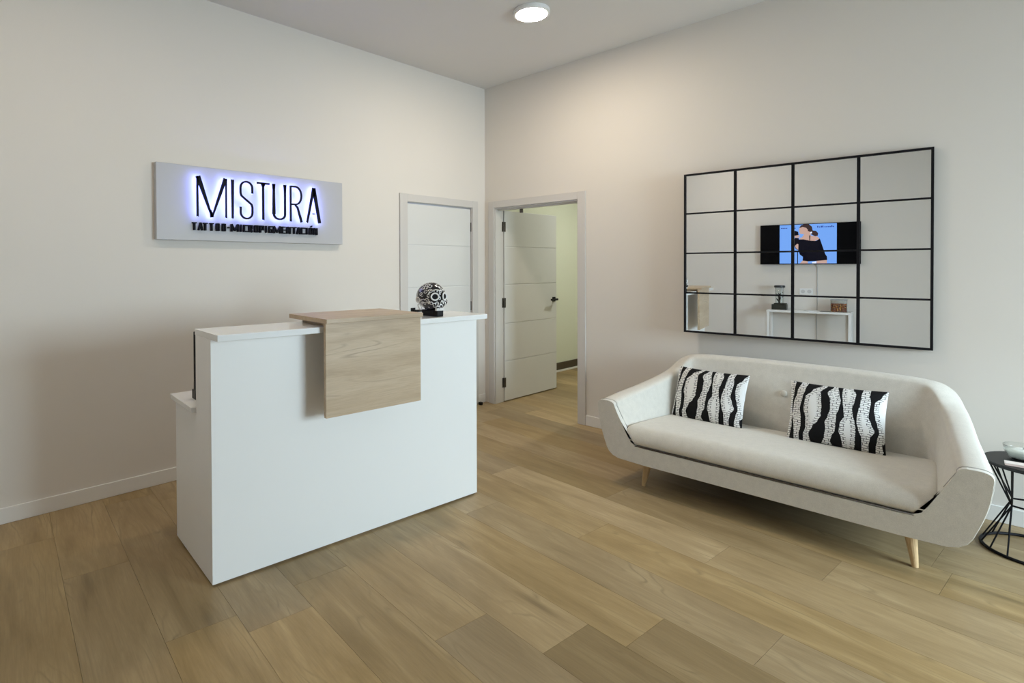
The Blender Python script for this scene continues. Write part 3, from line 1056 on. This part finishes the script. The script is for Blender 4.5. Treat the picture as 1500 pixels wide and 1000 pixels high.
# ------------------------------------------------------------------ patterned cushions
bands = [
    [(97, 130, 200), (220, 130, 170), (340, 130, 150), (460, 138, 148), (580, 150, 175), (640, 138, 182), (715, 126, 182)],
    [(120, 275, 440), (200, 258, 340), (280, 245, 275), (400, 235, 280), (500, 255, 310), (600, 260, 315), (660, 240, 290), (745, 240, 285)],
    [(140, 490, 560), (220, 435, 510), (300, 450, 545), (400, 470, 560), (480, 470, 540), (540, 440, 515), (600, 390, 525), (680, 350, 515), (780, 368, 480)],
    [(140, 606, 660), (230, 630, 660), (320, 655, 675), (400, 645, 690), (470, 625, 700), (560, 625, 665), (640, 620, 660), (700, 590, 685), (760, 575, 695), (830, 600, 695)],
    [(145, 765, 870), (230, 800, 855), (320, 790, 850), (400, 772, 835), (470, 785, 825), (540, 805, 825), (620, 820, 845), (700, 820, 880), (780, 820, 885), (860, 810, 885)],
    [(150, 945, 1110), (230, 940, 1060), (320, 950, 990), (400, 940, 985), (480, 935, 1000), (560, 965, 1025), (640, 1000, 1045), (720, 960, 1030), (800, 950, 1020), (890, 955, 1020)],
    [(740, 1108, 1112), (800, 1080, 1130), (860, 1095, 1140), (910, 1070, 1140)],
]
def row_t(x, y):
    yt = 95 + 0.066 * (x - 60)
    yb = 710 + 0.19 * (x - 100)
    return (y - yt) / (yb - yt)
def col_u(x, t):
    xl = 60 + (45 * min(1, t / 0.45) if t < 0.8 else 45 - 10 * (t - .8) / .2)
    xr = 1118 - 18 * math.sin(math.pi * min(1, max(0, t)))
    return (x - xl) / (xr - xl)
BAND = []
for b in bands:
    L_, R_ = [], []
    for y, x0, x1 in b:
        tt = row_t((x0 + x1) / 2, y)
        L_.append((tt, col_u(x0, tt)))
        R_.append((tt, col_u(x1, tt)))
    BAND.append((L_, R_))
def interp(c, t):
    if t <= c[0][0]:
        return c[0][1]
    for (t0, u0), (t1, u1) in zip(c, c[1:]):
        if t <= t1:
            s = (t - t0) / (t1 - t0)
            s = s * s * (3 - 2 * s)
            return lerp(u0, u1, s)
    return c[-1][1]
def sdist(u, t):
    best = -1.0
    for L_, R_ in BAND:
        if t < L_[0][0] - 0.06:
            continue
        best = max(best, min(u - interp(L_, t), interp(R_, t) - u))
    return best

def pillow_mat():
    mt = mat('zebra_column_print', (0.8, 0.8, 0.8), 0.8, spec=0.2)
    at = N(mt, 'ShaderNodeAttribute', attribute_name='pat')
    sp = N(mt, 'ShaderNodeSeparateXYZ')
    L(mt, at.outputs['Vector'], sp.inputs[0])
    u, t, sd = sp.outputs
    nz = N(mt, 'ShaderNodeTexNoise')
    nz.inputs['Scale'].default_value = 9
    L(mt, at.outputs['Vector'], nz.inputs['Vector'])
    wob = math_node(mt, 'MULTIPLY', math_node(mt, 'SUBTRACT', nz.outputs['Fac'], 0.5), 0.05)
    cv = N(mt, 'ShaderNodeCombineXYZ')
    L(mt, math_node(mt, 'ADD', u, wob), cv.inputs[0])
    L(mt, math_node(mt, 'ADD', t, wob), cv.inputs[1])
    br = N(mt, 'ShaderNodeTexBrick')
    br.inputs['Scale'].default_value = 1.0
    br.inputs['Brick Width'].default_value = 0.075
    br.inputs['Row Height'].default_value = 0.033
    br.inputs['Mortar Size'].default_value = 0.0036
    br.inputs['Mortar Smooth'].default_value = 0.3
    br.inputs['Color1'].default_value = (1, 1, 1, 1)
    br.inputs['Color2'].default_value = (1, 1, 1, 1)
    br.inputs['Mortar'].default_value = (0, 0, 0, 1)
    L(mt, cv.outputs[0], br.inputs['Vector'])
    near = math_node(mt, 'GREATER_THAN', sd, -0.048)           # brickwork hugs the bands, wide columns stay plain
    mort = math_node(mt, 'MULTIPLY', br.outputs['Fac'], near)
    c = mix(mt, mort, (0.80, 0.795, 0.78), (0.03, 0.028, 0.035))
    c = mix(mt, math_node(mt, 'GREATER_THAN', sd, 0.0), c, (0.006, 0.006, 0.007))
    L(mt, c, bsdf(mt).inputs['Base Color'])
    return mt
M['pillow'] = pillow_mat()
PWD, PHT, PTH = 0.465, 0.355, 0.062
def pillow_mesh():
    nu, nv = 90, 70
    bm = bmesh.new()
    lay = bm.verts.layers.float_vector.new('pat')
    G = {}
    for side in (0, 1):
        for i in range(nu + 1):
            for j in range(nv + 1):
                u, t = i / nu, j / nv
                if side == 1 and (i in (0, nu) or j in (0, nv)):
                    G[1, i, j] = G[0, i, j]
                    continue
                a, b = 2 * u - 1, 2 * t - 1
                puff = (max(0, 1 - abs(a) ** 2.4) * max(0, 1 - abs(b) ** 2.4)) ** 0.55
                x = a * PWD / 2 * (1 - 0.045 * (1 - b * b) * abs(a) ** 3)
                z = -b * PHT / 2 * (1 - 0.05 * (1 - a * a) * abs(b) ** 3)
                wr = 0.0025 * math.sin(9 * a + 4 * b) * math.sin(7 * b - 3 * a)
                y = (-1 if side == 0 else 1) * (PTH * puff + wr * puff)
                v = bm.verts.new((x, y, z + PHT / 2))
                v[lay] = (u, t, sdist(u, t))
                G[side, i, j] = v
    for side in (0, 1):
        for i in range(nu):
            for j in range(nv):
                q = (G[side, i, j], G[side, i + 1, j], G[side, i + 1, j + 1], G[side, i, j + 1])
                bm.faces.new(q)
    return bm
p1 = obj('patterned_cushion', pillow_mesh(), M['pillow'], smooth=True)
def place_pillow(o, yc, xc, z0, lean, rz, roll=0.0):
    o.rotation_euler = (math.radians(lean), math.radians(roll), math.radians(-90 + rz))
    o.location = (xc, yc, z0)
place_pillow(p1, -2.365, -0.490, 0.357, -20, -4)
tag(p1, 'black and white wavy striped cushion at the left end of the sofa', 'cushion', 'patterned cushions on the sofa')
p2 = p1.copy()
COL.objects.link(p2)
place_pillow(p2, -3.070, -0.490, 0.359, -20, 3)
tag(p2, 'black and white wavy striped cushion at the right end of the sofa', 'cushion', 'patterned cushions on the sofa')

# ------------------------------------------------------------------ wire side table with candle
TX, TY, TZ, TR = -0.345, -3.855, 0.435, 0.190
tb = thing('side_table', 'black wire side table with round top beside the sofa', 'side table', (TX, TY, 0))
bm = bmesh.new()
lathe(bm, [(0, TZ - 0.016), (TR, TZ - 0.016), (TR + 0.002, TZ - 0.012), (TR + 0.002, TZ - 0.003), (TR - 0.001, TZ), (0, TZ)], 48)
obj('table_top', bm, M['black'], tb)
def circle(r, z, n=48, ph=0.0):
    return [(r * math.cos(2 * math.pi * i / n + ph), r * math.sin(2 * math.pi * i / n + ph), z) for i in range(n)]
bm = bmesh.new()
tube(bm, circle(0.195, 0.0075), 0.0075, 8, closed=True)
obj('base_ring', bm, M['black_metal'], tb, smooth=True)
wn = [(0.105 * math.cos(2 * math.pi * i / 5 + 2.2), 0.105 * math.sin(2 * math.pi * i / 5 + 2.2), 0.225) for i in range(5)]
bm = bmesh.new()
tube(bm, wn, 0.0045, 6, closed=True)
obj('waist_ring', bm, M['black_metal'], tb)
for i in range(5):
    a0 = 2 * math.pi * i / 5 + 2.2
    for da in (-0.42, 0.0, 0.42):
        bm = bmesh.new()
        tube(bm, [wn[i], (0.17 * math.cos(a0 + da), 0.17 * math.sin(a0 + da), TZ - 0.016)], 0.0034, 6)
        obj('wire', bm, M['black_metal'], tb)
        bm = bmesh.new()
        tube(bm, [wn[i], (0.195 * math.cos(a0 + da), 0.195 * math.sin(a0 + da), 0.010)], 0.0034, 6)
        obj('wire', bm, M['black_metal'], tb)

cn = thing('candle_bowl', 'white candle in a clear glass bowl on the side table', 'candle', (-0.312, -3.806, TZ))
bm = bmesh.new()
lathe(bm, [(0, 0), (0.040, 0), (0.055, 0.010), (0.068, 0.040), (0.072, 0.068), (0.069, 0.068), (0.065, 0.041), (0.052, 0.013), (0.038, 0.005), (0, 0.005)], 40)
obj('glass_bowl', bm, M['glass'], cn, smooth=True)
bm = bmesh.new()
lathe(bm, [(0, 0.0055), (0.037, 0.0055), (0.051, 0.0135), (0.063, 0.040), (0.0645, 0.048), (0.03, 0.050), (0, 0.050)], 40)
obj('wax', bm, mat('white_wax', (0.84, 0.86, 0.82), 0.45), cn, smooth=True)
bm = bmesh.new()
tube(bm, [(0, 0, 0.049), (0.001, 0, 0.060)], 0.0012, 6)
obj('wick', bm, M['black'], cn)
pk = thing('pink_box', 'small flat pale pink box lying in front of the candle', 'box', (-0.452, -3.800, TZ), math.radians(4))
box('box_body', (-0.022, -0.055, 0), (0.022, 0.055, 0.009), mat('pale_pink_card', (0.80, 0.62, 0.56), 0.5), pk, bevel=0.001)
box('box_lid', (-0.023, -0.056, 0.009), (0.023, 0.056, 0.013), mat('pale_card', (0.82, 0.72, 0.68), 0.5), pk, bevel=0.001)

# ------------------------------------------------------------------ opposite wall: television and console table (seen in the mirror)
tv = thing('television', 'wall-mounted black television showing a blue picture, seen in the mirror', 'television', (RX0, -2.353, 1.677))
TVX = RX0 + 0.055
bm = bmesh.new()
bx(bm, (0.0, -0.12, -0.12), (0.025, 0.12, 0.12))
obj('wall_bracket', bm, M['black_metal'], tv)
bm = bmesh.new()
bx(bm, (0.025, -0.562, -0.273), (0.060, 0.562, 0.273))
obj('tv_housing', bm, mat('tv_plastic', (0.004, 0.004, 0.005), 0.5, spec=0.1), tv, bevel=0.004)
box('screen', (0.060, -0.554, -0.264), (0.0605, 0.554, 0.266), mat('screen_black', (0.003, 0.003, 0.004), 0.3, spec=0.06), tv)
def emat(n, c, s):
    return mat(n, (0.0, 0.0, 0.0), 0.3, emit=c, estr=s, spec=0.1)
ES = 0.95
EM = {'blue': emat('screen_blue', (0.20, 0.42, 0.95), ES), 'skin': emat('screen_skin', (0.62, 0.40, 0.33), ES), 'dark': emat('screen_dark', (0.006, 0.006, 0.012), ES),
      'hair': emat('screen_hair', (0.05, 0.03, 0.03), ES), 'white': emat('screen_white', (0.85, 0.87, 0.95), ES), 'navy': emat('screen_navy', (0.03, 0.06, 0.32), ES)}
def scr(x, y):
    u = (x - 383) / 737.0
    v = (y - lerp(128, 108, u)) / (lerp(630, 628, u) - lerp(128, 108, u))
    return (lerp(0.328, -0.311, u), lerp(0.264, -0.262, v))
LAYER = [0]
pic = None
def patch(nm, col, pts):
    global pic
    LAYER[0] += 1
    x = 0.0607 + 0.00012 * LAYER[0]
    bm = bmesh.new()
    vs_ = [bm.verts.new((x, *scr(*p))) for p in pts]
    f = bm.faces.new(vs_)
    bmesh.ops.triangulate(bm, faces=[f])
    o = obj(nm, bm, EM[col], pic if pic else tv)
    if pic is None:
        pic = o
    return o
patch('screen_picture', 'blue', [(383, 128), (1120, 108), (1120, 628), (383, 630)])
patch('picture_patch', 'dark', [(575, 330), (590, 290), (640, 300), (645, 460), (600, 440), (578, 390)])
patch('picture_patch', 'skin', [(588, 400), (618, 370), (640, 380), (632, 450), (605, 432)])
patch('picture_patch', 'skin', [(715, 240), (740, 205), (785, 200), (795, 265), (880, 280), (908, 310), (850, 337), (770, 332), (660, 314), (638, 295), (705, 285)])
patch('picture_patch', 'hair', [(645, 165), (665, 132), (710, 116), (770, 118), (808, 150), (818, 200), (860, 205), (888, 235), (884, 268), (850, 276), (800, 250), (780, 215), (740, 200), (700, 170)])
patch('picture_patch', 'skin', [(640, 190), (652, 165), (690, 152), (735, 165), (760, 195), (735, 225), (735, 258), (690, 245), (655, 242), (642, 215)])
patch('picture_patch', 'dark', [(558, 222), (590, 200), (630, 215), (636, 258), (600, 277), (565, 260)])
patch('picture_patch', 'skin', [(580, 268), (630, 258), (655, 262), (640, 292), (595, 296)])
patch('picture_patch', 'dark', [(636, 316), (700, 314), (780, 332), (860, 337), (910, 305), (922, 345), (905, 400), (900, 450), (960, 480), (1000, 540), (1004, 585), (870, 597), (760, 602), (690, 592), (738, 540), (735, 482), (700, 466), (632, 462), (642, 400)])
patch('picture_patch', 'dark', [(774, 265), (790, 262), (786, 330), (776, 330)])
patch('picture_patch', 'dark', [(618, 460), (630, 460), (630, 629), (618, 629)])
patch('picture_patch', 'dark', [(640, 476), (665, 490), (700, 520), (735, 535), (700, 546), (655, 515)])
patch('picture_patch', 'skin', [(690, 592), (760, 602), (756, 629), (655, 629)])
patch('picture_patch', 'skin', [(870, 597), (1000, 585), (1000, 627), (868, 628)])
patch('picture_patch', 'white', [(812, 612), (866, 600), (864, 628), (812, 628)])
patch('picture_patch', 'white', [(785, 222), (808, 212), (812, 236), (790, 240)])
for x in (876, 900, 922, 940, 968, 990, 1012, 1032, 1052, 1072):      # illegible heading
    h = 22 if x in (876, 922, 940, 1052) else 14
    y1 = 164 - 0.027 * (x - 876)
    patch('picture_mark', 'navy', [(x, y1 - h), (x + 14, y1 - h), (x + 14, y1), (x, y1)])
for x in (402, 424, 446, 470, 540, 560, 582):
    patch('picture_mark', 'navy', [(x, 162), (x + 15, 162), (x + 15, 174), (x, 174)])

ct = thing('console_table', 'narrow white console table under the television, seen in the mirror', 'table', (RX0, -2.372, 0))
CD = 0.31
TZ2 = 0.788
box('table_top', (0.014, -0.465, TZ2 - 0.026), (CD, 0.465, TZ2), M['white'], ct, bevel=0.002)
for x0 in (0.014, CD - 0.03):
    for y0 in (-0.460, 0.430):
        box('leg', (x0, y0, 0), (x0 + 0.03, y0 + 0.03, TZ2 - 0.026), M['white'], ct, bevel=0.001)
CXW = RX0 + 0.16

dc = thing('display_case', 'tall clear display case with black base and lid on the console', 'display case', (CXW, -2.040, TZ2))
bm = bmesh.new()
prism(bm, [(-0.05, -0.088, 0), (0.05, -0.088, 0), (0.05, 0.088, 0), (-0.05, 0.088, 0)], (0, 0, 0.072))
bx(bm, (-0.046, -0.084, 0.072), (0.046, 0.062, 0.088))
obj('case_base', bm, mat('black_green_base', (0.018, 0.020, 0.014), 0.4), dc, bevel=0.004)
bm = bmesh.new()
lathe(bm, [(0.052, 0.088), (0.052, 0.300), (0.050, 0.300), (0.050, 0.088)], 32)
obj('glass_cylinder', bm, M['glass'], dc, smooth=True)
bm = bmesh.new()
lathe(bm, [(0, 0.300), (0.060, 0.300), (0.066, 0.305), (0.064, 0.324), (0.056, 0.330), (0, 0.330)], 32)
obj('case_lid', bm, mat('black_lid', (0.02, 0.02, 0.022), 0.35), dc)
bm = bmesh.new()
tube(bm, [(0.022, -0.024, 0.0885), (0.022, -0.024, 0.300)], 0.0062, 10)
obj('highlight_rod', bm, M['white'], dc, smooth=True)  # white rod modelled as the upright highlight in the glass
for i in range(13):
    bm = bmesh.new()
    a = i * 0.9
    z = 0.115 + 0.009 * i
    tube(bm, [(0, 0.004, z - 0.026), (0.018 * math.cos(a), 0.020 * math.sin(a), z), (0.034 * math.cos(a), 0.042 * math.sin(a), z + 0.018)], [0.009, 0.008, 0.004], 6)
    obj('twig', bm, M['black'], dc)

jb = thing('filled_clear_box', 'clear box of brown and orange pieces with a lid on the console', 'box', (CXW, -2.698, TZ2))
def pieces_mat():
    mt = mat('brown_orange_pieces', (0.2, 0.05, 0.03), 0.4)
    tc = N(mt, 'ShaderNodeTexCoord')
    v = N(mt, 'ShaderNodeTexVoronoi')
    v.inputs['Scale'].default_value = 60
    L(mt, tc.outputs['Object'], v.inputs['Vector'])
    sp = N(mt, 'ShaderNodeSeparateColor')
    L(mt, v.outputs['Color'], sp.inputs[0])
    c = ramp(mt, sp.outputs['Red'], [(0.0, (0.05, 0.012, 0.010)), (0.45, (0.22, 0.04, 0.022)), (0.7, (0.46, 0.15, 0.03)), (1.0, (0.80, 0.45, 0.12))])
    L(mt, c, bsdf(mt).inputs['Base Color'])
    return mt
bm = bmesh.new()
rr = random.Random(3)
for i in range(7):
    for j in range(6):
        for k in range(5):
            c = Vector((-0.05 + 0.0165 * i, -0.068 + 0.027 * j, 0.014 + 0.021 * k))
            s = 0.0078
            a = rr.uniform(-0.1, 0.1)
            bx(bm, c - Vector((s, s * 1.5, s)), c + Vector((s, s * 1.5, s * (1 + a))))
o = obj('contents', bm, pieces_mat(), jb)
o['kind'] = 'stuff'
bm = bmesh.new()
for lo_, hi_ in (((-0.062, -0.085, 0), (0.062, 0.085, 0.003)), ((-0.062, -0.085, 0.003), (-0.059, 0.085, 0.15)), ((0.059, -0.085, 0.003), (0.062, 0.085, 0.15)),
                 ((-0.059, -0.085, 0.003), (0.059, -0.082, 0.15)), ((-0.059, 0.082, 0.003), (0.059, 0.085, 0.15))):
    bx(bm, lo_, hi_)
obj('clear_walls', bm, M['glass'], jb)
box('box_lid', (-0.066, -0.089, 0.150), (0.066, 0.089, 0.160), mat('grey_lid', (0.35, 0.36, 0.37), 0.4), jb, bevel=0.002)

def booklet(y, rz, label):
    t = thing('booklet', label, 'booklet', (CXW + 0.04, y, TZ2), rz)
    box('pages', (-0.062, -0.048, 0), (0.062, 0.048, 0.005), mat('paper', (0.80, 0.80, 0.78), 0.7), t)
    box('cover', (-0.064, -0.050, 0.005), (0.064, 0.050, 0.006), M['white'], t)
booklet(-2.288, 0.1, 'white booklet lying on the console beside the display case')
booklet(-2.408, -0.2, 'white booklet lying on the console nearer the phone')
ph = thing('mobile_phone', 'black phone lying flat on the console table', 'phone', (CXW + 0.05, -2.556, TZ2), 0.2)
box('phone_body', (-0.036, -0.050, 0), (0.036, 0.050, 0.007), M['black'], ph, bevel=0.002)
box('phone_screen', (-0.033, -0.047, 0.007), (0.033, 0.047, 0.0075), mat('phone_glass', (0.01, 0.01, 0.012), 0.08), ph)
so = thing('wall_socket', 'white double socket plate on the wall above the console', 'socket', (RX0, -2.326, 1.035))
box('socket_plate', (0.0, -0.075, -0.042), (0.010, 0.075, 0.042), M['white'], so, bevel=0.002)
for y in (-0.036, 0.036):
    bm = bmesh.new()
    tube(bm, [(0.0095, y, 0), (0.012, y, 0)], 0.024, 20)
    obj('socket_insert', bm, mat('socket_grey', (0.6, 0.6, 0.6), 0.5), so)
bm = bmesh.new()
tube(bm, [(RX0 + 0.030, -2.445, 1.42), (RX0 + 0.006, -2.45, 1.36), (RX0 + 0.005, -2.45, 0.90), (RX0 + 0.006, -2.443, 0.60), (RX0 + 0.006, -2.45, 0.25), (RX0 + 0.016, -2.445, 0.10)], 0.0045, 6)
tag(obj('television_cable', bm, mat('grey_cable', (0.5, 0.5, 0.5), 0.5), smooth=True), 'thin grey cable hanging from the television down the wall', 'cable')
